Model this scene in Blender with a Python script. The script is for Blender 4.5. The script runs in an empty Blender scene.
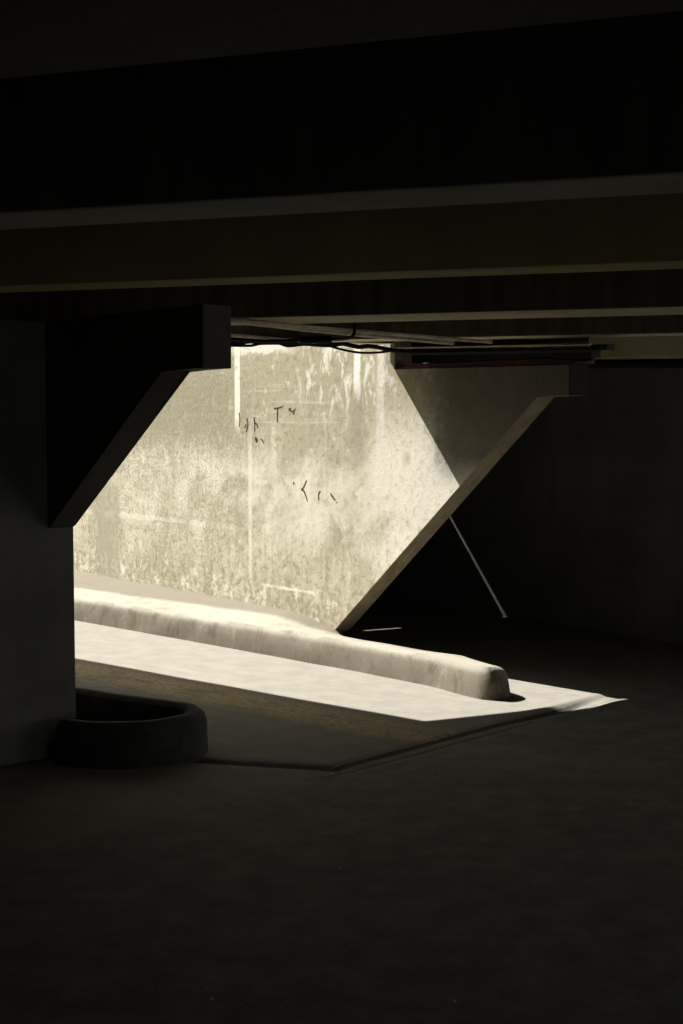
import bpy, bmesh, math, random
from mathutils import Vector, Matrix
from mathutils.geometry import tessellate_polygon
from mathutils import noise as mnoise

random.seed(7)
sc = bpy.context.scene
COL = sc.collection

# ---------------------------------------------------------------- frame of reference
W = Vector((0.6185, -0.7858, 0))          # along the piers
Q = Vector((0.7858, 0.6185, 0))           # across the piers, away from the camera
PIER_ANG = math.atan2(W.y, W.x)
B = Vector((0.9314, -0.3640, 0))          # along the ceiling beams
P = Vector((0.3640, 0.9314, 0))           # across the ceiling beams
BEAM_ANG = math.atan2(B.y, B.x)
L = Vector((0.77, -0.55, -1.0))           # the way sunlight travels
FAR_O = Vector((-0.004, 11.67, 0))        # origin of the sunlit pier
NEAR_O = Vector((-1.542, 8.172, 0))       # origin of the shaded pier


# ---------------------------------------------------------------- helpers
def link(name, bm, mat, parent=None, loc=(0, 0, 0), rotz=0.0, smooth=False, recalc=True):
    if recalc:
        bmesh.ops.recalc_face_normals(bm, faces=bm.faces[:])
    me = bpy.data.meshes.new(name)
    bm.to_mesh(me)
    bm.free()
    if smooth:
        for p in me.polygons:
            p.use_smooth = True
        try:
            me.set_sharp_from_angle(angle=math.radians(40))
        except Exception:
            pass
    ob = bpy.data.objects.new(name, me)
    COL.objects.link(ob)
    if mat:
        me.materials.append(mat)
    if parent:
        ob.parent = parent
    ob.location = loc
    ob.rotation_euler = (0, 0, rotz)
    return ob


def empty(name, loc=(0, 0, 0), rotz=0.0):
    e = bpy.data.objects.new(name, None)
    e.empty_display_size = 0.2
    COL.objects.link(e)
    e.location = loc
    e.rotation_euler = (0, 0, rotz)
    return e


def tag(o, label, cat, group=None):
    o['label'] = label
    o['category'] = cat
    if group:
        o['group'] = group
    return o


def struct(o):
    o['kind'] = 'structure'
    return o


def add_box(bm, x0, x1, y0, y1, z0, z1, bevel=0.0):
    vs = [bm.verts.new((x, y, z)) for z in (z0, z1) for y in (y0, y1) for x in (x0, x1)]
    fs = [(0, 1, 3, 2), (4, 6, 7, 5), (0, 4, 5, 1), (1, 5, 7, 3), (3, 7, 6, 2), (2, 6, 4, 0)]
    faces = [bm.faces.new([vs[i] for i in f]) for f in fs]
    if bevel:
        es = list({e for f in faces for e in f.edges})
        bmesh.ops.bevel(bm, geom=es, offset=bevel, segments=2, affect='EDGES', profile=0.6)


def add_prism_xz(bm, pts, y0, y1, bevel=0.0):
    a = [bm.verts.new((x, y0, z)) for x, z in pts]
    b = [bm.verts.new((x, y1, z)) for x, z in pts]
    n = len(pts)
    fs = [bm.faces.new(a), bm.faces.new(b[::-1])]
    for i in range(n):
        fs.append(bm.faces.new((a[i], b[i], b[(i + 1) % n], a[(i + 1) % n])))
    if bevel:
        es = list({e for f in fs for e in f.edges})
        bmesh.ops.bevel(bm, geom=es, offset=bevel, segments=2, affect='EDGES', profile=0.6)


def catmull(pts, n=8):
    pts = [Vector(p) for p in pts]
    out = []
    for i in range(len(pts) - 1):
        p0 = pts[max(i - 1, 0)]
        p1, p2 = pts[i], pts[i + 1]
        p3 = pts[min(i + 2, len(pts) - 1)]
        for k in range(n):
            t = k / n
            out.append(0.5 * ((2 * p1) + (p2 - p0) * t + (2 * p0 - 5 * p1 + 4 * p2 - p3) * t * t
                              + (3 * p1 - p0 - 3 * p2 + p3) * t ** 3))
    out.append(pts[-1])
    return out


def add_tube(bm, path, r, seg=8):
    path = [Vector(p) for p in path]
    rings = []
    up = Vector((0, 0, 1))
    for i, p in enumerate(path):
        d = (path[min(i + 1, len(path) - 1)] - path[max(i - 1, 0)]).normalized()
        ref = up if abs(d.z) < 0.9 else Vector((1, 0, 0))
        s = d.cross(ref).normalized()
        u = s.cross(d).normalized()
        rr = r(i / (len(path) - 1)) if callable(r) else r
        rings.append([bm.verts.new(p + (s * math.cos(a) + u * math.sin(a)) * rr)
                      for a in [2 * math.pi * k / seg for k in range(seg)]])
    for a, b in zip(rings[:-1], rings[1:]):
        for k in range(seg):
            bm.faces.new((a[k], a[(k + 1) % seg], b[(k + 1) % seg], b[k]))
    bm.faces.new(rings[0][::-1])
    bm.faces.new(rings[-1])


def tess_slab(bm, outer, holes, z0, z1):
    """Slab with holes. A hole is (bottom loop, top loop)."""
    loops0 = [[Vector((x, y, z0)) for x, y in outer]] + [[Vector((x, y, z0)) for x, y in h[0]] for h in holes]
    loops1 = [[Vector((x, y, z1)) for x, y in outer]] + [[Vector((x, y, z1)) for x, y in h[1]] for h in holes]
    tris = tess_tris = tessellate_polygon(loops0)
    f0 = [bm.verts.new(v) for lp in loops0 for v in lp]
    f1 = [bm.verts.new(v) for lp in loops1 for v in lp]
    for t in tris:
        bm.faces.new([f0[i] for i in t])
        bm.faces.new([f1[i] for i in reversed(t)])
    k = 0
    for lp in loops0:
        n = len(lp)
        for i in range(n):
            j = (i + 1) % n
            bm.faces.new((f0[k + i], f0[k + j], f1[k + j], f1[k + i]))
        k += n


# ---------------------------------------------------------------- materials
class NT:
    def __init__(self, name):
        self.m = bpy.data.materials.new(name)
        self.m.use_nodes = True
        self.t = self.m.node_tree
        self.n = self.t.nodes
        self.bsdf = self.n['Principled BSDF']
        self.bsdf.inputs['Specular IOR Level'].default_value = 0.25

    def set(self, sock, v):
        if isinstance(v, bpy.types.NodeSocket):
            self.t.links.new(v, sock)
        elif v is not None:
            try:
                sock.default_value = v
            except Exception:
                sock.default_value = (v[0], v[1], v[2], 1.0)

    def coord(self, kind='Object'):
        return self.n.new('ShaderNodeTexCoord').outputs[kind]

    def mapping(self, vec, scale=(1, 1, 1), loc=(0, 0, 0), rot=(0, 0, 0)):
        m = self.n.new('ShaderNodeMapping')
        self.t.links.new(vec, m.inputs['Vector'])
        m.inputs['Scale'].default_value = scale
        m.inputs['Location'].default_value = loc
        m.inputs['Rotation'].default_value = rot
        return m.outputs['Vector']

    def noise(self, vec, scale, detail=6, rough=0.6, dist=0.0):
        n = self.n.new('ShaderNodeTexNoise')
        self.t.links.new(vec, n.inputs['Vector'])
        n.inputs['Scale'].default_value = scale
        n.inputs['Detail'].default_value = detail
        n.inputs['Roughness'].default_value = rough
        n.inputs['Distortion'].default_value = dist
        return n.outputs['Fac']

    def voronoi(self, vec, scale):
        n = self.n.new('ShaderNodeTexVoronoi')
        self.t.links.new(vec, n.inputs['Vector'])
        n.inputs['Scale'].default_value = scale
        return n.outputs['Distance']

    def ramp(self, fac, a, b, va=0.0, vb=1.0):
        n = self.n.new('ShaderNodeMapRange')
        n.interpolation_type = 'SMOOTHSTEP'
        self.set(n.inputs['Value'], fac)
        n.inputs['From Min'].default_value = a
        n.inputs['From Max'].default_value = b
        n.inputs['To Min'].default_value = va
        n.inputs['To Max'].default_value = vb
        return n.outputs['Result']

    def math(self, op, a, b=None, clamp=False):
        n = self.n.new('ShaderNodeMath')
        n.operation = op
        n.use_clamp = clamp
        self.set(n.inputs[0], a)
        if b is not None:
            self.set(n.inputs[1], b)
        return n.outputs[0]

    def mul(self, *a):
        r = a[0]
        for b in a[1:]:
            r = self.math('MULTIPLY', r, b)
        return r

    def sep(self, vec):
        n = self.n.new('ShaderNodeSeparateXYZ')
        self.t.links.new(vec, n.inputs[0])
        return n.outputs

    def mix(self, fac, a, b, mode='MIX'):
        n = self.n.new('ShaderNodeMix')
        n.data_type = 'RGBA'
        n.blend_type = mode
        self.set(n.inputs[0], fac)
        self.set(n.inputs[6], a if not isinstance(a, tuple) else (*a[:3], 1))
        self.set(n.inputs[7], b if not isinstance(b, tuple) else (*b[:3], 1))
        return n.outputs[2]

    def bump(self, h, strength=0.3, dist=0.01):
        n = self.n.new('ShaderNodeBump')
        n.inputs['Strength'].default_value = strength
        n.inputs['Distance'].default_value = dist
        self.set(n.inputs['Height'], h)
        self.t.links.new(n.outputs['Normal'], self.bsdf.inputs['Normal'])

    def band(self, v, c, half, soft):
        """1 within half of c on the coordinate v, fading over soft."""
        d = self.math('ABSOLUTE', self.math('SUBTRACT', v, c))
        return self.ramp(d, half, half + soft, 1.0, 0.0)

    def done(self, col, rough=0.9):
        self.set(self.bsdf.inputs['Base Color'], col if not isinstance(col, tuple) else (*col[:3], 1))
        self.set(self.bsdf.inputs['Roughness'], rough)
        return self.m


def concrete(name, base, dark, light=None, scale=3.0, streak=0.5, bump=0.25, coord='Object', side_shade=None):
    k = NT(name)
    v = k.coord(coord)
    n1 = k.noise(v, scale, 8, 0.65)
    n2 = k.noise(k.mapping(v, (6, 6, 0.5)), scale, 5, 0.6)
    n3 = k.noise(v, scale * 22, 3, 0.6)
    c = k.mix(k.ramp(n1, 0.35, 0.7), dark, base)
    c = k.mix(k.mul(k.ramp(n2, 0.5, 0.75), streak), c, dark)
    if light:
        c = k.mix(k.mul(k.ramp(n1, 0.6, 0.75), 0.6), c, light)
    c = k.mix(k.mul(k.ramp(n3, 0.55, 0.8), 0.35), c, dark)
    if side_shade:          # shade painted into the upright faces, undersides left lighter
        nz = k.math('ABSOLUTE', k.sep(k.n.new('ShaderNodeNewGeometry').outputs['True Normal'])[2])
        shade_mix = k.mix(k.ramp(n2, 0.35, 0.7), side_shade, tuple(q * 0.55 for q in side_shade))
        c = k.mix(k.ramp(nz, 0.3, 0.7), shade_mix, c)
    k.bump(k.math('ADD', k.math('MULTIPLY', n1, 0.6), n3), bump, 0.006)
    return k.done(c, 0.92)


def pier_material():
    """Sunlit pier: pale board-marked concrete with rain streaks, speckle, whitish leaching and grey smears."""
    k = NT('weathered_pale_concrete')
    v = k.coord('Object')
    s = k.sep(v)
    x, z = s[0], s[2]
    n_big = k.noise(v, 1.6, 6, 0.6, 0.4)
    n_mid = k.noise(v, 7.0, 8, 0.7)
    n_fine = k.noise(v, 60.0, 4, 0.65)
    n_vert = k.noise(k.mapping(v, (9, 1, 0.55)), 1.5, 7, 0.65)
    n_vert2 = k.noise(k.mapping(v, (22, 1, 0.8)), 1.2, 6, 0.65)
    n_hor = k.noise(k.mapping(v, (0.4, 1, 12)), 1.6, 5, 0.6)
    n_blot = k.noise(v, 14.0, 6, 0.72, 0.3)
    n_grain = k.noise(v, 36.0, 5, 0.75)
    cloud = k.ramp(n_big, 0.33, 0.66)
    c = k.mix(cloud, (0.47, 0.43, 0.31), (0.69, 0.64, 0.505))
    # browner weathered zone in the upper half
    up = k.mul(k.ramp(z, 1.3, 2.2), k.ramp(n_big, 0.3, 0.6, 0.45, 1.0))
    c = k.mix(k.mul(up, 0.8), c, (0.40, 0.355, 0.24))
    # vertical rain streaks, dark and pale
    c = k.mix(k.mul(k.ramp(n_vert, 0.48, 0.68), 0.6), c, (0.40, 0.37, 0.27))
    c = k.mix(k.mul(k.ramp(n_vert2, 0.56, 0.70), k.ramp(n_mid, 0.4, 0.6), 0.55), c, (0.84, 0.81, 0.69))
    # scoured blotches
    c = k.mix(k.mul(k.ramp(n_mid, 0.53, 0.66), 0.6), c, (0.38, 0.35, 0.25))
    c = k.mix(k.mul(k.ramp(n_mid, 0.44, 0.34), 0.6), c, (0.86, 0.83, 0.72))
    c = k.mix(k.mul(k.ramp(n_blot, 0.51, 0.60), 0.65), c, (0.33, 0.30, 0.21))
    c = k.mix(k.mul(k.ramp(n_hor, 0.58, 0.72), k.ramp(n_mid, 0.4, 0.6), 0.5), c, (0.88, 0.85, 0.74))
    # whitish leaching below the top edge
    wn = k.noise(k.mapping(v, (3.2, 1, 1.5), (3.1, 0, 0)), 2.2, 8, 0.75, 0.5)
    white = k.mul(k.band(x, 0.05, 0.40, 0.4), k.ramp(z, 1.75, 2.25), k.ramp(wn, 0.50, 0.60))
    c = k.mix(k.mul(white, 0.85), c, (0.90, 0.885, 0.80))
    lip = k.mul(k.ramp(k.math('ADD', z, k.mul(k.math('SUBTRACT', n_mid, 0.5), 0.22)), 2.475, 2.52), k.ramp(x, -0.5, -0.9))
    c = k.mix(k.mul(lip, 0.8), c, (0.90, 0.88, 0.78))
    drip = k.mul(k.band(k.math('ADD', x, k.mul(k.math('SUBTRACT', n_mid, 0.5), 0.10)), 0.21, 0.028, 0.03), k.ramp(k.math('ADD', z, k.mul(n_vert, 0.3)), 2.2, 2.32))
    c = k.mix(drip, c, (0.93, 0.92, 0.86))
    dark = k.mul(k.band(k.math('ADD', x, k.mul(k.math('SUBTRACT', n_mid, 0.5), 0.25)), 0.20, 0.06, 0.10), k.band(z, 1.85, 0.22, 0.2))
    c = k.mix(k.mul(dark, 0.55), c, (0.36, 0.34, 0.26))
    pale = k.mul(k.band(k.math('ADD', x, k.mul(k.math('SUBTRACT', n_vert, 0.5), 0.1)), 0.50, 0.025, 0.04), k.ramp(z, 1.3, 1.6), k.ramp(n_mid, 0.35, 0.55))
    c = k.mix(k.mul(pale, 0.7), c, (0.90, 0.88, 0.78))
    # pale run down the formwork joint beside the bracket
    dr = k.mul(k.band(k.math('ADD', x, k.mul(k.math('SUBTRACT', n_vert, 0.5), 0.04)), DRIP_X, 0.034, 0.02), k.ramp(z, 1.70, 1.95))
    dr = k.mul(dr, k.ramp(n_mid, 0.62, 0.5, 0.45, 1.0))
    c = k.mix(k.mul(dr, 0.85), c, (0.93, 0.91, 0.80))
    drt = k.mul(k.band(k.math('ADD', x, k.mul(k.math('SUBTRACT', n_mid, 0.5), 0.08)), DRIP_X + 0.02, 0.03, 0.04), k.ramp(z, 1.95, 1.7), k.ramp(z, 1.0, 1.5))
    c = k.mix(k.mul(drt, 0.5), c, (0.47, 0.42, 0.28))
    dr2 = k.mul(k.band(x, DRIP_X + 0.195, 0.014, 0.025), k.ramp(z, 0.35, 0.6), k.ramp(z, 2.0, 1.5), k.ramp(n_mid, 0.3, 0.55))
    c = k.mix(k.mul(dr2, 0.7), c, (0.90, 0.88, 0.77))
    # clean pale zone towards the slanted end
    cl = k.mul(k.ramp(k.math('ADD', x, k.mul(k.math('SUBTRACT', n_big, 0.5), 0.9)), 0.25, 0.75), k.ramp(z, 2.25, 1.6), k.ramp(n_blot, 0.66, 0.5, 0.35, 1.0))
    c = k.mix(k.mul(cl, 0.8), c, (0.93, 0.905, 0.79))
    mid = k.mul(k.band(z, 1.25, 0.16, 0.35), k.ramp(n_big, 0.38, 0.6), k.ramp(x, -3.6, -2.6))
    c = k.mix(k.mul(mid, 0.55), c, (0.88, 0.85, 0.72))
    spot = k.mul(k.band(x, 0.82, 0.02, 0.05), k.band(z, 1.62, 0.02, 0.05))
    c = k.mix(k.mul(spot, 0.45), c, (0.50, 0.46, 0.33))
    # horizontal lift line
    zz = k.math('ADD', z, k.mul(k.math('SUBTRACT', n_mid, 0.5), 0.05))
    ln = k.mul(k.band(zz, 0.93, 0.012, 0.03), k.ramp(x, -1.2, -1.6), k.ramp(n_big, 0.35, 0.55))
    c = k.mix(k.mul(ln, 0.5), c, (0.90, 0.88, 0.78))
    ln2 = k.mul(k.band(zz, 0.905, 0.006, 0.012), k.band(x, -2.75, 0.25, 0.1))
    c = k.mix(k.mul(ln2, 0.5), c, (0.32, 0.29, 0.20))
    scr = k.mul(k.band(k.math('ADD', z, k.mul(n_vert, 0.02)), 0.465, 0.008, 0.01), k.band(x, -0.75, 0.35, 0.06))
    c = k.mix(k.mul(scr, 0.8), c, (0.92, 0.90, 0.80))
    # splash dirt at the foot
    ft = k.mul(k.ramp(k.math('ADD', z, k.mul(k.math('SUBTRACT', n_vert2, 0.5), 0.7)), 0.68, 0.30), k.ramp(n_blot, 0.42, 0.58))
    c = k.mix(k.mul(ft, 0.65), c, (0.35, 0.32, 0.22))
    fw = k.mul(k.ramp(z, 0.62, 0.42), k.ramp(n_mid, 0.48, 0.38))
    c = k.mix(k.mul(fw, 0.6), c, (0.88, 0.86, 0.75))
    # pitted grain
    pit = k.ramp(z, 0.5, 2.2, 0.5, 0.95)
    gm = k.math('MAXIMUM', k.ramp(k.math('ADD', x, k.mul(k.math('SUBTRACT', n_big, 0.5), 2.0)), -0.9, -1.9, 0.12, 1.0), k.ramp(n_mid, 0.50, 0.68, 0.0, 0.35))
    gm = k.mul(gm, k.math('SUBTRACT', 1.0, dr))
    c = k.mix(k.mul(k.ramp(n_grain, 0.52, 0.60), pit, gm, 0.8), c, (0.25, 0.225, 0.15))
    c = k.mix(k.mul(k.ramp(n_grain, 0.46, 0.38), gm, 0.5), c, (0.90, 0.875, 0.76))
    # grey smear low on the left
    xs_ = k.math('ADD', x, k.mul(k.math('SUBTRACT', n_mid, 0.5), 0.28))
    sm = k.mul(k.band(xs_, -3.93, 0.20, 0.06), k.ramp(k.math('ADD', z, k.mul(n_mid, 0.2)), 1.38, 1.3), k.ramp(n_blot, 0.3, 0.6, 0.7, 1.0))
    c = k.mix(k.mul(sm, 0.72), c, (0.39, 0.37, 0.285))
    ul = k.mul(k.ramp(k.math('ADD', x, k.mul(k.math('SUBTRACT', n_big, 0.5), 1.5)), -1.2, -1.9), k.ramp(k.math('ADD', z, k.mul(n_mid, 0.6)), 1.75, 2.15), k.math('SUBTRACT', 1.0, dr))
    c = k.mix(k.mul(ul, 0.55), c, (0.30, 0.275, 0.19))
    # shade painted into the underside and ends (everything off the front face)
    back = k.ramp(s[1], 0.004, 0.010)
    under_shade = k.mix(k.ramp(n_mid, 0.4, 0.65), (0.29, 0.245, 0.165), (0.19, 0.16, 0.105))
    c = k.mix(back, c, under_shade)
    # bracket face greyed under the ledge to imitate its shade
    brk_shade = k.mul(k.ramp(k.math('ADD', x, k.mul(k.math('SUBTRACT', n_mid, 0.5), 0.5)), 0.95, 1.35), k.ramp(k.math('ADD', z, k.mul(n_big, 0.5)), 1.6, 2.0))
    c = k.mix(k.mul(brk_shade, k.math('SUBTRACT', 1.0, back), 0.85), c, k.mix(k.ramp(n_mid, 0.35, 0.65), (0.12, 0.112, 0.09), (0.19, 0.177, 0.142)))
    c = k.mix(k.ramp(x, 2.500, 2.507), c, (0.045, 0.042, 0.036))  # bracket end face blackened, shade put into the colour
    h = k.math('ADD', k.mul(n_mid, 0.8), k.math('ADD', k.mul(n_grain, 0.35), k.mul(n_vert, 0.3)))
    k.bump(h, 0.4, 0.012)
    return k.done(c, 0.95)


def floor_material():
    """Pale worn road slab beyond the joint, dark asphalt this side of it."""
    k = NT('road_slab_and_asphalt')
    v = k.coord('Object')
    s = k.sep(v)
    x, y = s[0], s[1]
    # signed distance to the joint (positive on the asphalt side)
    d = k.math('SUBTRACT', k.mul(k.math('ADD', x, 0.064), 0.731), k.mul(k.math('SUBTRACT', y, 7.847), 0.682))
    n_big = k.noise(v, 0.7, 6, 0.6)
    n_mid = k.noise(v, 5.0, 8, 0.7)
    n_fine = k.noise(v, 70, 4, 0.7)
    rot = k.mapping(v, (1, 1, 1), (0, 0, 0), (0, 0, 0.712))
    n_tr = k.noise(k.mapping(rot, (0.35, 7.0, 1)), 1.3, 6, 0.6)
    slab = k.mix(k.ramp(n_mid, 0.35, 0.7), SLAB_D, SLAB)
    slab = k.mix(k.mul(k.ramp(n_tr, 0.52, 0.7), 0.45), slab, SLAB_T)
    # brown leaf dust and wear on the lane in front of the kerb
    e = k.math('ADD', k.mul(k.math('SUBTRACT', x, -2.155), 0.656), k.mul(k.math('SUBTRACT', y, 11.391), 0.755))
    dust = k.mul(k.band(k.math('ADD', e, k.mul(k.math('SUBTRACT', n_mid, 0.5), 0.3)), -0.32, 0.10, 0.22), k.ramp(k.noise(v, 26.0, 6, 0.8), 0.42, 0.54),
                 k.ramp(k.noise(k.mapping(rot, (1.0, 3, 1)), 2.0, 6, 0.7), 0.36, 0.50))
    slab = k.mix(k.mul(dust, 0.95), slab, (0.50, 0.385, 0.19))
    asp = k.mix(k.ramp(n_mid, 0.35, 0.7), (0.15, 0.143, 0.125), (0.24, 0.228, 0.20))
    asp = k.mix(k.mul(k.ramp(n_big, 0.5, 0.7), 0.5), asp, (0.27, 0.257, 0.225))
    asp = k.mix(k.mul(k.ramp(n_fine, 0.58, 0.72), 0.5), asp, (0.10, 0.095, 0.085))
    fac = k.ramp(k.math('ADD', d, k.mul(k.math('SUBTRACT', n_mid, 0.5), 0.06)), 0.03, 0.1)
    c = k.mix(fac, slab, asp)
    dj = k.math('ADD', d, k.mul(k.math('SUBTRACT', n_mid, 0.5), 0.03))
    run = k.mul(k.ramp(x, -0.15, 0.0), k.ramp(x, 1.75, 1.5))
    c = k.mix(k.mul(k.band(dj, 0.02, 0.020, 0.012), run, 0.9), c, (0.035, 0.034, 0.031))
    c = k.mix(k.mul(k.band(dj, 0.125, 0.012, 0.012), run, 0.8), c, (0.045, 0.043, 0.04))
    dg = k.math('ADD', k.mul(k.math('ADD', x, 0.064), 0.247), k.mul(k.math('SUBTRACT', y, 7.847), 0.969))
    gut = k.mul(k.band(k.math('ADD', dg, k.mul(k.math('SUBTRACT', n_mid, 0.5), 0.05)), 0.0, 0.03, 0.04), k.ramp(x, 0.02, -0.12), k.ramp(x, -1.3, -1.1))
    c = k.mix(k.mul(gut, 0.85), c, (0.045, 0.043, 0.04))
    k.bump(k.math('ADD', n_mid, k.mul(n_fine, 0.8)), 0.35, 0.008)
    return k.done(c, 0.93)


def kerb_material(name, top, face, dirt, band_mask=True):
    k = NT(name)
    v = k.coord('Object')
    s = k.sep(v)
    g = k.n.new('ShaderNodeNewGeometry')
    n_mid = k.noise(v, 6.0, 8, 0.7)
    n_fine = k.noise(v, 55, 4, 0.65)
    n_big = k.noise(v, 1.7, 5, 0.6)
    hz = k.math('ADD', s[2], k.mul(k.math('SUBTRACT', n_mid, 0.5), 0.04))
    tp = k.ramp(hz, 0.155, 0.20)
    c = k.mix(tp, face, top)
    c = k.mix(k.mul(k.ramp(n_mid, 0.5, 0.7), 0.55), c, dirt)
    c = k.mix(k.mul(k.ramp(n_big, 0.5, 0.7), k.ramp(hz, 0.2, 0.16), 0.5), c, dirt)
    st_ = k.noise(k.mapping(v, (3, 3, 1.2)), 2.6, 7, 0.7, 0.6)
    c = k.mix(k.mul(k.ramp(st_, 0.50, 0.64), k.ramp(hz, 0.205, 0.17), 0.7), c, (dirt[0] * 0.75, dirt[1] * 0.73, dirt[2] * 0.7))
    c = k.mix(k.mul(k.ramp(st_, 0.42, 0.34), k.ramp(hz, 0.205, 0.17), 0.5), c, top)
    if band_mask:      # soil washed against the pier
        q = k.math('ADD', k.mul(s[0], 0.7858), k.mul(s[1], 0.6185))
        t = k.math('ADD', k.mul(s[0], 0.6185), k.mul(s[1], -0.7858))
        edge = k.math('ADD', k.math('MULTIPLY', t, 0.105), 8.02)
        bd = k.ramp(k.math('SUBTRACT', k.math('ADD', q, k.mul(k.math('SUBTRACT', n_mid, 0.5), 0.08)), edge), -0.04, 0.07)
        c = k.mix(k.mul(bd, 0.8), c, (0.125, 0.108, 0.08))
        # dark tyre scuff at the nose
        sc_ = k.mul(k.band(t, -6.97 + 0.0, 0.035, 0.05), k.ramp(hz, 0.235, 0.18), k.ramp(n_mid, 0.3, 0.55))
        c = k.mix(k.mul(sc_, 0.85), c, (0.05, 0.045, 0.035))
    c = k.mix(k.mul(k.ramp(n_fine, 0.55, 0.7), 0.3), c, dirt)
    k.bump(k.math('ADD', n_mid, k.mul(n_fine, 0.6)), 0.3, 0.008)
    return k.done(c, 0.93)


def plain(name, col, rough=0.7, var=0.25, scale=12):
    k = NT(name)
    v = k.coord('Object')
    n = k.noise(v, scale, 6, 0.6)
    d = tuple(c * (1 - var * 2) for c in col)
    c = k.mix(k.ramp(n, 0.3, 0.7), d, col)
    k.bump(n, 0.15, 0.004)
    return k.done(c, rough)


DRIP_X = -1.51
SLAB, SLAB_D, SLAB_T = (0.250, 0.235, 0.20), (0.205, 0.193, 0.163), (0.27, 0.254, 0.22)
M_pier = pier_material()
M_floor = floor_material()
M_kerb = kerb_material('worn_kerb_concrete', (0.31, 0.288, 0.238), (0.20, 0.180, 0.140), (0.15, 0.133, 0.10))
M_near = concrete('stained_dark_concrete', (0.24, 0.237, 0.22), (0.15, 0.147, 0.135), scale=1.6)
M_soot = concrete('sooty_concrete', (0.042, 0.039, 0.032), (0.025, 0.023, 0.019), scale=1.5)
M_beam = concrete('brown_stained_shaded_concrete', (0.64, 0.56, 0.40), (0.45, 0.39, 0.275), scale=1.5, streak=0.35, side_shade=(0.20, 0.17, 0.12))
M_brown = concrete('plain_brown_concrete', (0.60, 0.52, 0.33), (0.42, 0.36, 0.22), scale=1.5, streak=0.35)  # brown beam concrete without the painted side shade
M_yel = concrete('ochre_painted_concrete', (0.60, 0.51, 0.22), (0.42, 0.36, 0.15), scale=1.5, streak=0.3)
M_back = concrete('dark_retaining_wall_concrete', (0.22, 0.22, 0.217), (0.13, 0.13, 0.127), scale=0.9, streak=0.7)
M_brk = concrete('dark_bracket_concrete', (0.13, 0.122, 0.10), (0.08, 0.075, 0.062), scale=1.5)  # bracket concrete, darker than the shaft
M_dim = concrete('dim_brown_concrete', (0.15, 0.125, 0.085), (0.085, 0.07, 0.048), scale=1.5, streak=0.35)
M_grey = concrete('grey_stained_shaded_concrete', (0.46, 0.43, 0.345), (0.32, 0.30, 0.24), scale=1.5, streak=0.35, side_shade=(0.10, 0.093, 0.075))
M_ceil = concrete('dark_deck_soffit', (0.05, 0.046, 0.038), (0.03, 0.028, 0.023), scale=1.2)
M_kerb2 = concrete('grimy_kerb_concrete', (0.07, 0.07, 0.066), (0.035, 0.035, 0.033), scale=4)
M_soil = plain('dark_soil', (0.012, 0.011, 0.009), 1.0, 0.3, 30)
M_cable = plain('black_cable_sheath', (0.012, 0.011, 0.010), 0.75, 0.2)
M_red = plain('dusty_red_cable_sheath', (0.27, 0.125, 0.115), 0.6, 0.2)
M_pipe = plain('pale_dusty_conduit', (0.66, 0.58, 0.44), 0.7, 0.2, 8)
M_steel = plain('dark_painted_steel', (0.02, 0.018, 0.016), 0.6, 0.2)
M_mark = plain('black_paint_mark', (0.085, 0.08, 0.068), 0.9, 0.3, 60)
M_grit = plain('pale_grit', (0.75, 0.66, 0.48), 0.9, 0.3, 40)

# ---------------------------------------------------------------- floor
J0 = Vector((-0.064, 7.847, 0))
JD = Vector((0.682, 0.731, 0))
JN = Vector((0.731, -0.682, 0))
K0 = Vector((-0.86, 8.05, 0))


def sstep(a, b, x):
    t = min(1, max(0, (x - a) / (b - a)))
    return t * t * (3 - 2 * t)


def gauss(x, s):
    return math.exp(-(x / s) ** 2)


def floor_z(x, y):
    p = Vector((x, y, 0))
    s = (p - J0).dot(JN)
    u = (p - J0).dot(JD)
    z = 0.0
    k = sstep(-0.12, 0.1, u) * (1 - sstep(2.4, 3.1, u))
    z += k * (0.006 * gauss(s + 0.05, 0.04) - (0.010 + 0.018 * sstep(1.5, 2.1, u)) * (sstep(-0.03, 0.02, s) - sstep(0.05, 0.2, s)) - 0.010 * gauss(s - 0.12, 0.025) - 0.006 * gauss(s - 0.26, 0.03))
    # gutter from the kerb island to the joint
    e = J0 - K0
    t = max(0, min(1, (p - K0).dot(e) / e.dot(e)))
    d = (p - (K0 + e * t)).length
    z -= 0.022 * gauss(d, 0.05)
    z += 0.004 * mnoise.noise(Vector((x * 1.3, y * 1.3, 0)))
    return z


bm = bmesh.new()
xs = [-16, -10, -6, -4, -3] + [-2.6 + i * 0.025 for i in range(238)] + [3.6, 5, 7, 11]
ys = [-7, -3, 0, 2, 4, 5, 6, 6.6] + [7.0 + i * 0.025 for i in range(168)] + [11.4, 12.5, 14, 16, 19, 25]
grid = [[bm.verts.new((x, y, floor_z(x, y) if -3 < x < 3.5 and 6.5 < y < 11.3 else 0.0)) for x in xs] for y in ys]
for j in range(len(ys) - 1):
    for i in range(len(xs) - 1):
        bm.faces.new((grid[j][i], grid[j][i + 1], grid[j + 1][i + 1], grid[j + 1][i]))
struct(link('floor', bm, M_floor, smooth=True))

# ---------------------------------------------------------------- deck overhead (with the open slot that lets the sun in)
A_P = Vector((0.0, 11.118))               # slot edge: (x, 11.118 + 0.5 x)


def a_line(x):
    return (x, 11.118 + 0.5 * x)


V0 = (-1.455, 10.391)
V1 = (0.336, 11.286)
V2 = (V1[0] - W.x * 12, V1[1] - W.y * 12)
V3 = (V0[0] - 0.755 * 11, V0[1] + 0.656 * 11)
FE = (V1[0] + 0.8944 * 9, V1[1] + 0.4472 * 9)      # far end of the line where the two decks meet
bm = bmesh.new()
OX0, OX1, OY0, OY1 = -15.5, 10.5, -6.5, 24.5
fd = [V1, FE, (FE[0], 24.0), (V2[0], 24.0), V2]     # far deck outline
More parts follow.
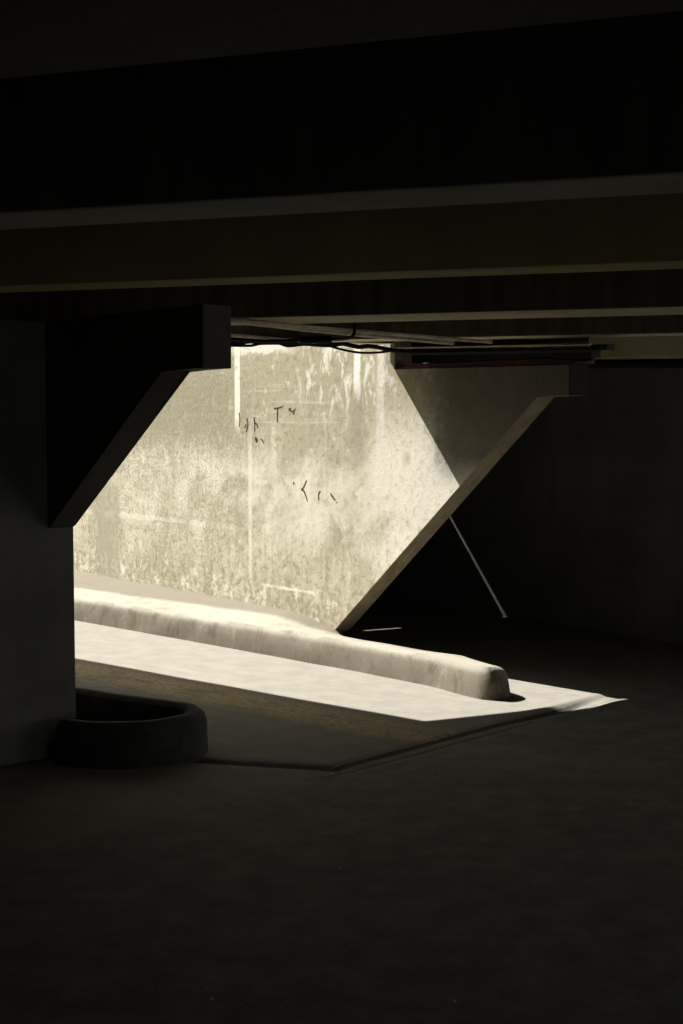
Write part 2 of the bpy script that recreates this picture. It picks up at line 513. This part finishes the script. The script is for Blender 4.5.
# near deck: everything except slot and far deck
hole = [V0, V1, FE, (FE[0], 24.0), (V2[0], 24.0), V2, V3]
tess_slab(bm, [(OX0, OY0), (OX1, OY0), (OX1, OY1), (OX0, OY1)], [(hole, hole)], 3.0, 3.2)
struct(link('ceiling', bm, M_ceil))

FZ0, FZ1 = 2.62, 3.2


def slit(a, b, w):
    a, b = Vector(a), Vector(b)
    n = Vector((-(b - a).y, (b - a).x)).normalized() * (w / 2)
    bot = [tuple(a - n), tuple(b - n), tuple(b + n), tuple(a + n)]
    k = FZ1 - FZ0
    top = [(x - L.x * k, y - L.y * k) for x, y in bot]
    return bot, top


bm = bmesh.new()
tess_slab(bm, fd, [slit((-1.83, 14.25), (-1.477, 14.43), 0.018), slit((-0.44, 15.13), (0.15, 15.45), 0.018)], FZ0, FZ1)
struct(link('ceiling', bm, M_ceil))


# edge girders of the near deck along the slot
def girder(name, a, b, off, z0, z1, mat, label):
    """Box from a to b (2D), laid to the side of the line given by off (2D vector)."""
    a, b, off = Vector(a), Vector(b), Vector(off)
    d = b - a
    ang = math.atan2(d.y, d.x)
    perp = Vector((-math.sin(ang), math.cos(ang)))
    y1 = off.dot(perp)
    bm = bmesh.new()
    add_box(bm, 0, d.length, min(0, y1), max(0, y1), z0, z1)
    o = link(name, bm, mat, loc=(a.x, a.y, 0), rotz=ang)
    return tag(o, label, 'beam')


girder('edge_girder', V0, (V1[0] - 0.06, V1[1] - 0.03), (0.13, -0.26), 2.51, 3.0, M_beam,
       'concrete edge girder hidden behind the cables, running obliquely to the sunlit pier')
girder('edge_girder', (V0[0] - 0.3, V0[1] + 0.26), V3, (-0.2, -0.23), 2.55, 3.0, M_soot,
       'dark edge girder behind the shaded pier, bordering the open slot in the deck')

# ceiling beams, bottoms at 2.5 m
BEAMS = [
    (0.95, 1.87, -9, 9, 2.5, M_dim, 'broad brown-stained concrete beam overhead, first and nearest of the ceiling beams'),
    (3.10, 3.40, -10, 9, 2.5, M_grey, 'grey concrete ceiling beam with a tall side painted dark as shade, second from the top'),
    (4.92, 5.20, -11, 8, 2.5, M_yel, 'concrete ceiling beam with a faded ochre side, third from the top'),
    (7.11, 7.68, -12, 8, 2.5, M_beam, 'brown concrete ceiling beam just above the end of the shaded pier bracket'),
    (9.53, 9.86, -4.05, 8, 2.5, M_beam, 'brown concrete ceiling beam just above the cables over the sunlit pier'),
    (10.75, 11.05, -2.2, 8, 2.39, M_brown, 'deep brown beam behind the bracket end of the sunlit pier, lowest in view'),
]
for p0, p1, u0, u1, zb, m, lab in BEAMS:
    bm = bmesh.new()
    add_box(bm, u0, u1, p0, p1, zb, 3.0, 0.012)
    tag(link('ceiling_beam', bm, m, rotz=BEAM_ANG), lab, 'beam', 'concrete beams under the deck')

# ---------------------------------------------------------------- sunlit pier
far = empty('bridge_pier', FAR_O, PIER_ANG)
tag(far, 'sunlit pale concrete pier wall with a slanted end and bracket, on the kerb island', 'pier')
bm = bmesh.new()
add_prism_xz(bm, [(-9, 0.15), (-0.125, 0.15), (-0.085, 0.177), (2.205, 2.095), (2.51, 2.098), (2.51, 2.31),
                  (0.67, 2.31), (0.67, 2.62), (-9, 2.62)], 0.0, 0.18, 0.006)
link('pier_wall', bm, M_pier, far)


def stroke(parent, pts, r, name='graffiti_mark'):
    bm = bmesh.new()
    path = catmull([(x, -0.001, z) for x, z in pts], 5)
    n = len(path)
    # flat irregular brush stroke, 2 mm proud of the face
    lv, rv = [], []
    for i, p in enumerate(path):
        d = (path[min(i + 1, n - 1)] - path[max(i - 1, 0)]).normalized()
        s = Vector((-d.z, 0, d.x))
        w = 1.2 * r * (0.55 + 0.45 * math.sin(math.pi * (0.15 + 0.8 * i / (n - 1)))) * random.uniform(0.75, 1.2)
        lv.append((p + s * w, p - s * w))
    va = [(bm.verts.new(a), bm.verts.new(b), bm.verts.new(a + Vector((0, 0.004, 0))), bm.verts.new(b + Vector((0, 0.004, 0)))) for a, b in lv]
    for a, b in zip(va[:-1], va[1:]):
        bm.faces.new((a[0], a[1], b[1], b[0]))
        bm.faces.new((a[2], b[2], b[3], a[3]))
        bm.faces.new((a[0], b[0], b[2], a[2]))
        bm.faces.new((a[1], a[3], b[3], b[1]))
    bm.faces.new((va[0][0], va[0][2], va[0][3], va[0][1]))
    bm.faces.new((va[-1][0], va[-1][1], va[-1][3], va[-1][2]))
    return link(name, bm, M_mark, parent)


GRAFFITI = [
    ([(-1.483, 1.978), (-1.473, 1.914), (-1.481, 1.847)], 0.007),
    ([(-1.358, 1.929), (-1.346, 1.858), (-1.375, 1.804)], 0.008),
    ([(-1.367, 1.875), (-1.399, 1.839)], 0.006),
    ([(-1.249, 1.938), (-1.24, 1.885), (-1.239, 1.811)], 0.009),
    ([(-1.249, 1.885), (-1.202, 1.872), (-1.2, 1.841)], 0.007),
    ([(-1.234, 1.752), (-1.204, 1.735), (-1.227, 1.723)], 0.014),
    ([(-1.148, 1.745), (-1.119, 1.732), (-1.096, 1.702)], 0.006),
    ([(-0.943, 2.013), (-0.883, 2.017), (-0.809, 2.032)], 0.006),
    ([(-0.886, 2.009), (-0.893, 1.952), (-0.89, 1.896)], 0.009),
    ([(-0.725, 2.005), (-0.693, 2.003)], 0.013),
    ([(-0.687, 1.988), (-0.649, 1.991), (-0.628, 2.014)], 0.007),
    ([(-0.664, 1.966), (-0.642, 1.976)], 0.006),
    ([(-0.659, 1.384), (-0.652, 1.359)], 0.007),
    ([(-0.473, 1.406), (-0.501, 1.362), (-0.537, 1.321)], 0.007),
    ([(-0.544, 1.333), (-0.523, 1.317)], 0.011),
    ([(-0.516, 1.322), (-0.487, 1.281), (-0.459, 1.229)], 0.007),
    ([(-0.279, 1.324), (-0.304, 1.293), (-0.301, 1.247)], 0.007),
    ([(-0.14, 1.309), (-0.107, 1.278), (-0.078, 1.257)], 0.008),
    ([(-0.067, 1.242), (-0.047, 1.235)], 0.004),
]
for pts, rad in GRAFFITI:
    stroke(far, pts, rad)


# ---------------------------------------------------------------- shaded pier
near = empty('bridge_pier', NEAR_O, PIER_ANG)
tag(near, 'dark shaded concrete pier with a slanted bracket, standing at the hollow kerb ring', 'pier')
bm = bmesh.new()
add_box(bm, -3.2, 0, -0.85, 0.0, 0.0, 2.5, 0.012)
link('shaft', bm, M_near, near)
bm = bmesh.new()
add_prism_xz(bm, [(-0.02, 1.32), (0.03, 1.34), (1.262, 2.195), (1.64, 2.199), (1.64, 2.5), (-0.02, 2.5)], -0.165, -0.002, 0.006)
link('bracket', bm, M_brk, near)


# ---------------------------------------------------------------- kerbed islands
def offset_loop(pts, d):
    n = len(pts)
    out = []
    for i in range(n):
        a, b, c = pts[i - 1], pts[i], pts[(i + 1) % n]
        e1 = (b - a).normalized()
        e2 = (c - b).normalized()
        t = (e1 + e2).normalized()
        nn = Vector((t.y, -t.x))
        out.append(b + nn * d)
    return out


def resample(pts, step, closed=True):
    out = []
    n = len(pts)
    for i in range(n if closed else n - 1):
        a, b = pts[i], pts[(i + 1) % n]
        m = max(1, int((b - a).length / step))
        for k in range(m):
            out.append(a.lerp(b, k / m))
    if not closed:
        out.append(pts[-1])
    return out


def smooth_loop(pts, it):
    for _ in range(it):
        n = len(pts)
        pts = [(pts[i - 1] + pts[i] * 2 + pts[(i + 1) % n]) / 4 for i in range(n)]
    return pts


# outline of the top edge, counter-clockwise
isl = [(-6.2, 16.85), (-2.56, 13.52), (-1.24, 12.21), (0.10, 10.86), (0.62, 10.28), (0.89, 9.90), (0.985, 9.77), (1.03, 9.73), (1.145, 9.82), (1.175, 9.89), (1.14, 9.97),
       (1.04, 10.14), (0.92, 10.46), (0.743, 10.65), (0.454, 10.97), (0.04, 11.42), (-0.02, 11.72), (0.0, 12.0), (-0.5, 12.4), (-5.0, 18.2)]
isl = smooth_loop(resample([Vector(p) for p in isl], 0.05), 1)
area = sum(isl[i - 1].x * isl[i].y - isl[i].x * isl[i - 1].y for i in range(len(isl)))
if area < 0:
    isl.reverse()


def island_top(v):
    q = v.x * Q.x + v.y * Q.y
    t = (v.x + 0.004) * W.x + (v.y - 11.67) * W.y
    rise = sstep(6.6, 7.2, q) * (1 - sstep(-0.75, -0.12, t)) * 0.055
    dip = 0.03 * sstep(-0.5, 0.0, t) * sstep(6.75, 7.2, q)
    nose = 0.012 * sstep(1.1, 1.6, t)
    return 0.212 + rise - dip + nose + 0.006 * mnoise.noise(Vector((v.x * 3, v.y * 3, 1)))


bm = bmesh.new()
PROF = [(0.035, -0.03), (0.03, 0.02), (0.02, 0.09), (0.008, 0.15), (-0.008, 0.185), (-0.035, 0.205), (-0.075, None)]
rings = []
for off, z in PROF:
    lp = offset_loop(isl, off)
    ring = []
    for i, v in enumerate(lp):
        zt = island_top(isl[i])
        zz = zt if z is None else (z if z <= 0.02 else z * zt / 0.214)
        wob = 0.006 * mnoise.noise(Vector((v.x * 4, v.y * 4, zz * 6)))
        ring.append(bm.verts.new((v.x + wob, v.y + wob, zz)))
    rings.append(ring)
n = len(isl)
for a, b in zip(rings[:-1], rings[1:]):
    for i in range(n):
        j = (i + 1) % n
        bm.faces.new((a[i], a[j], b[j], b[i]))
top = bm.faces.new(rings[-1])
bmesh.ops.triangulate(bm, faces=[top])
# refine the top so that its height can follow the slope
for _ in range(3):
    es = [e for e in bm.edges if e.calc_length() > 0.22 and min(v.co.z for v in e.verts) > 0.15]
    if es:
        bmesh.ops.subdivide_edges(bm, edges=es, cuts=1)
        bmesh.ops.triangulate(bm, faces=[f for f in bm.faces if len(f.verts) > 4])
for v in bm.verts:
    if v.co.z > 0.203 and all(v is not r for r in ()):
        v.co.z = island_top(Vector((v.co.x, v.co.y)))
o = link('kerb_island', bm, M_kerb, smooth=True)
tag(o, 'long sunlit concrete kerb island with a blunt nose, in front of the pale pier wall', 'kerb')

# small kerb nose guarding the shaded pier
kn = empty('kerb_nose', (-1.2, 8.4, 0))
tag(kn, 'low dark rounded kerb ring hollow in the middle, at the foot of the shaded pier', 'kerb')
path = [(-1.62, 7.93), (-1.48, 7.86), (-1.30, 7.835), (-1.10, 7.855), (-0.93, 7.95), (-0.825, 8.09), (-0.79, 8.26), (-0.85, 8.43), (-1.04, 8.57),
        (-1.30, 8.72), (-1.70, 9.00), (-2.3, 9.50), (-2.9, 10.0)]
path = catmull([(x, y, 0) for x, y in path], 6)
prof = [(0.075, -0.02), (0.07, 0.17), (0.055, 0.22), (0.02, 0.247), (-0.03, 0.247), (-0.06, 0.225), (-0.072, 0.17), (-0.075, -0.02)]
bm = bmesh.new()
rings = []
for i, p in enumerate(path):
    d = (path[min(i + 1, len(path) - 1)] - path[max(i - 1, 0)]).normalized()
    nn = Vector((d.y, -d.x, 0))
    rings.append([bm.verts.new(p + nn * (o_ - 0.07) + Vector((0, 0, z + 0.005 * mnoise.noise(p * 5))) - Vector((-1.2, 8.4, 0))) for o_, z in prof])
for a, b in zip(rings[:-1], rings[1:]):
    for k in range(len(prof) - 1):
        bm.faces.new((a[k], a[k + 1], b[k + 1], b[k]))
bm.faces.new(rings[0])
bm.faces.new(rings[-1])
link('kerb_rim', bm, M_kerb2, kn, smooth=True)
bm = bmesh.new()
pts = [Vector((p.x, p.y)) for p in path] + [Vector((-2.9, 9.9)), Vector((-1.66, 8.25))]
a = [bm.verts.new((p.x + 1.2, p.y - 8.4, 0.09)) for p in pts]
b = [bm.verts.new((p.x + 1.2, p.y - 8.4, -0.02)) for p in pts]
bm.faces.new(a)
bm.faces.new(b[::-1])
for i in range(len(a)):
    j = (i + 1) % len(a)
    bm.faces.new((a[i], b[i], b[j], a[j]))
bmesh.ops.triangulate(bm, faces=[f for f in bm.faces if len(f.verts) > 4])
link('soil_fill', bm, M_soil, kn)

# ---------------------------------------------------------------- walls
bw = Vector((1.585, 13.70, 0))
bm = bmesh.new()
add_box(bm, -11, 3.9, 0, 0.3, 0, 3.0)
struct(link('wall_back', bm, M_back, loc=bw, rotz=PIER_ANG))
for nm, x0, x1, y0, y1 in (('added_wall_left', -15.5, -15.2, -6.5, 24.5), ('added_wall_front', -15.2, 5.4, -6.5, -6.2), ('added_wall_right', 10.2, 10.5, -6.5, 2.5),  # unseen walls added to hold back sky light, gaps sized for fill
                           ('added_wall_far', -15.2, 10.2, 24.2, 24.5)):
    bm = bmesh.new()
    add_box(bm, x0, x1, y0, y1, 0, 3.0)
    struct(link(nm, bm, M_back))

# ---------------------------------------------------------------- cables and conduits
def cable(name, pts, rad, mat, label, cat='cable', group=None, seg=8, n=7):
    bm = bmesh.new()
    add_tube(bm, catmull(pts, n), rad, seg)
    return tag(link(name, bm, mat, smooth=True), label, cat, group)


GC = 'cables over the sunlit pier'
cable('cable', [(-0.95, 10.29, 2.470), (-0.842, 10.347, 2.477), (-0.737, 10.4, 2.483), (-0.639, 10.449, 2.495), (-0.489, 10.524, 2.495), (-0.395, 10.571, 2.471),
                (-0.278, 10.629, 2.484), (-0.175, 10.681, 2.479), (-0.086, 10.725, 2.478), (0.0, 10.77, 2.49)], 0.010, M_cable,
      'thin wavy black cable along the top of the sunlit wall, beside the shaded bracket', group=GC)
cable('cable', [(-0.25, 10.64, 2.50), (-0.175, 10.681, 2.497), (-0.116, 10.711, 2.485), (0.019, 10.778, 2.451), (0.148, 10.842, 2.433), (0.294, 10.915, 2.439),
                (0.418, 10.978, 2.459), (0.47, 11.0, 2.47)], 0.009, M_cable,
      'thin black cable sagging lowest in front of the top of the sunlit wall', group=GC)
cable('cable', [(-0.95, 10.29, 2.502), (-0.596, 10.47, 2.498), (-0.308, 10.615, 2.492), (-0.019, 10.759, 2.50), (0.125, 10.831, 2.476), (0.232, 10.884, 2.482),
                (0.523, 10.90, 2.438), (0.998, 10.30, 2.418), (1.395, 9.80, 2.406), (1.70, 9.41, 2.398)], 0.017, M_cable,
      'longest black cable, running from the shaded bracket past the bracket of the sunlit pier', group=GC)
cable('cable', [(-0.95, 10.29, 2.464), (-0.863, 10.337, 2.466), (-0.667, 10.435, 2.468), (-0.582, 10.478, 2.484), (-0.381, 10.578, 2.49)], 0.010, M_cable,
      'short black cable crossing the wavy cable next to the end of the shaded bracket', group=GC)
hook = cable('cable', [(0.078, 8.55, 2.66), (0.078, 8.55, 2.56), (0.081, 8.55, 2.49), (0.070, 8.57, 2.447), (0.035, 8.65, 2.432), (-0.06, 8.95, 2.440), (-0.24, 9.0, 2.440), (-0.36, 9.02, 2.434), (-0.52, 9.02, 2.436), (-0.70, 8.98, 2.445)],
      0.011, M_cable, 'black cable with a fat coupler, hooking down from between the beams', group=GC)
cable('cable', [(0.41, 10.94, 2.476), (0.664, 10.70, 2.468), (0.934, 10.36, 2.458), (1.395, 9.77, 2.440), (1.648, 9.45, 2.434)], 0.007, M_pipe,
      'thin pale wire stretched above the red cables on the pier ledge', group=GC)
GR = 'cables lying on the pier ledge'
cable('cable', [(0.448, 11.178, 2.374), (0.485, 11.131, 2.356), (0.673, 10.884, 2.338), (0.946, 10.538, 2.342), (1.14, 10.292, 2.344), (1.414, 9.944, 2.340), (1.69, 9.60, 2.328)],
      0.013, M_red, 'dusty red cable with a kink, upper of the two red cables on the pier ledge', group=GR)
cable('cable', [(0.441, 11.185, 2.330), (0.602, 10.975, 2.325), (0.88, 10.622, 2.324), (1.14, 10.292, 2.324), (1.414, 9.944, 2.324), (1.69, 9.594, 2.324)],
      0.013, M_red, 'dusty red cable lying flat on the pier ledge, lower of the two red cables', group=GR)
cable('cable', [(0.54, 11.14, 2.352), (0.763, 10.86, 2.346), (1.16, 10.355, 2.352), (1.521, 9.896, 2.356), (1.70, 9.67, 2.35)], 0.014, M_cable,
      'thick black cable running just behind the two red cables on the pier ledge', group=GR)

bm = bmesh.new()
add_tube(bm, catmull([(-0.262, 9.0, 2.440), (-0.235, 9.0, 2.440), (-0.09, 8.96, 2.440), (-0.064, 8.95, 2.440)], 6), lambda u: 0.014 if u < 0.12 or u > 0.88 else 0.023, 10)
link('coupler', bm, M_cable, hook, smooth=True)

cable('cable', [(1.45, 11.02, 2.355), (1.9, 10.86, 2.35), (2.4, 10.65, 2.345), (3.0, 10.42, 2.35), (4.2, 9.96, 2.352)], 0.034, M_cable,
      'thick black cable under the deep beam behind the bracket end of the sunlit pier')
bm = bmesh.new()
add_box(bm, 0.0, 0.36, -0.05, 0.05, 2.352, 2.418, 0.008)
o = empty('cable_duct', FAR_O + W * 2.32 + Q * 0.07, PIER_ANG)
tag(o, 'dark steel cable duct at the bracket end of the sunlit pier, above the ledge', 'duct')
link('duct_body', bm, M_steel, o)
bm = bmesh.new()
add_box(bm, 0.34, 0.49, -0.04, 0.04, 2.40, 2.437, 0.006)
link('duct_spout', bm, M_steel, o)

GP = 'pale conduits under the beams'
cable('conduit', [(-0.80, 7.30, 2.482), (-0.40, 8.12, 2.482), (-0.189, 8.578, 2.482), (0.14, 9.15, 2.482), (0.465, 9.709, 2.482), (0.80, 10.30, 2.482)], 0.017, M_pipe,
      'thick pale conduit slanting under the beams towards the red cables', 'conduit', GP, 12)
cable('conduit', [(-0.75, 7.40, 2.475), (-0.40, 7.92, 2.475), (-0.181, 8.244, 2.475), (0.13, 8.70, 2.475), (0.437, 9.144, 2.475), (1.05, 10.03, 2.475)], 0.012, M_pipe,
      'thinner pale conduit slanting under the beams just above the thick one', 'conduit', GP, 12)
cable('conduit', [(-0.80, 8.45, 2.452), (-0.637, 8.73, 2.452), (-0.227, 9.428, 2.452), (-0.18, 9.52, 2.452)], 0.011, M_pipe,
      'pale conduit lowest over the sunlit wall, right beneath the thick one', 'conduit', GP, 12)

# ---------------------------------------------------------------- grit on the floor
bm = bmesh.new()
for i in range(520):
    y = random.uniform(4.2, 8.6)
    x = random.gauss(-0.10 * y, 0.15 * y)
    if y > 6.9 and x < -0.55:
        continue
    r = random.uniform(0.002, 0.0055) * (1 if random.random() < 0.93 else 1.8)
    vs = []
    for k in range(6):
        d = Vector(((1, 0, 0), (-1, 0, 0), (0, 1, 0), (0, -1, 0), (0, 0, 1), (0, 0, -1))[k])
        vs.append(bm.verts.new(Vector((x, y, floor_z(x, y) + r * 0.5)) + d * r * random.uniform(0.6, 1.3)))
    for f in ((0, 2, 4), (2, 1, 4), (1, 3, 4), (3, 0, 4), (2, 0, 5), (1, 2, 5), (3, 1, 5), (0, 3, 5)):
        bm.faces.new([vs[k] for k in f])
o = link('grit', bm, M_grit)
tag(o, 'pale grit and crumbs scattered over the dark asphalt', 'grit')
o['kind'] = 'stuff'

# ---------------------------------------------------------------- light
sun = bpy.data.lights.new('sun', 'SUN')
sun.energy = 13.0
sun.angle = math.radians(0.53)
sun.color = (1.0, 0.965, 0.895)
so = bpy.data.objects.new('sun', sun)
COL.objects.link(so)
so.rotation_euler = L.to_track_quat('-Z', 'Y').to_euler()
so.location = (-8, 16, 12)

w = bpy.data.worlds.new('sky')
sc.world = w
w.use_nodes = True
bg = w.node_tree.nodes['Background']
bg.inputs[0].default_value = (0.80, 0.78, 0.70, 1)
bg.inputs[1].default_value = 1.25

# ---------------------------------------------------------------- camera
cam = bpy.data.cameras.new('camera')
cam.sensor_fit = 'VERTICAL'
cam.sensor_height = 36.0
cam.lens = 1423.0 * 36.0 / 1024.0
cam.clip_end = 200
co = bpy.data.objects.new('camera', cam)
COL.objects.link(co)
co.location = (0, 0, 2.0)
co.rotation_euler = (math.radians(90 - 4.1), 0, 0)
sc.camera = co

vs_ = sc.view_settings
vs_.view_transform = 'Standard'
vs_.look = 'None'
vs_.exposure = 0.0
vs_.gamma = 1.0
vs_.use_curve_mapping = False
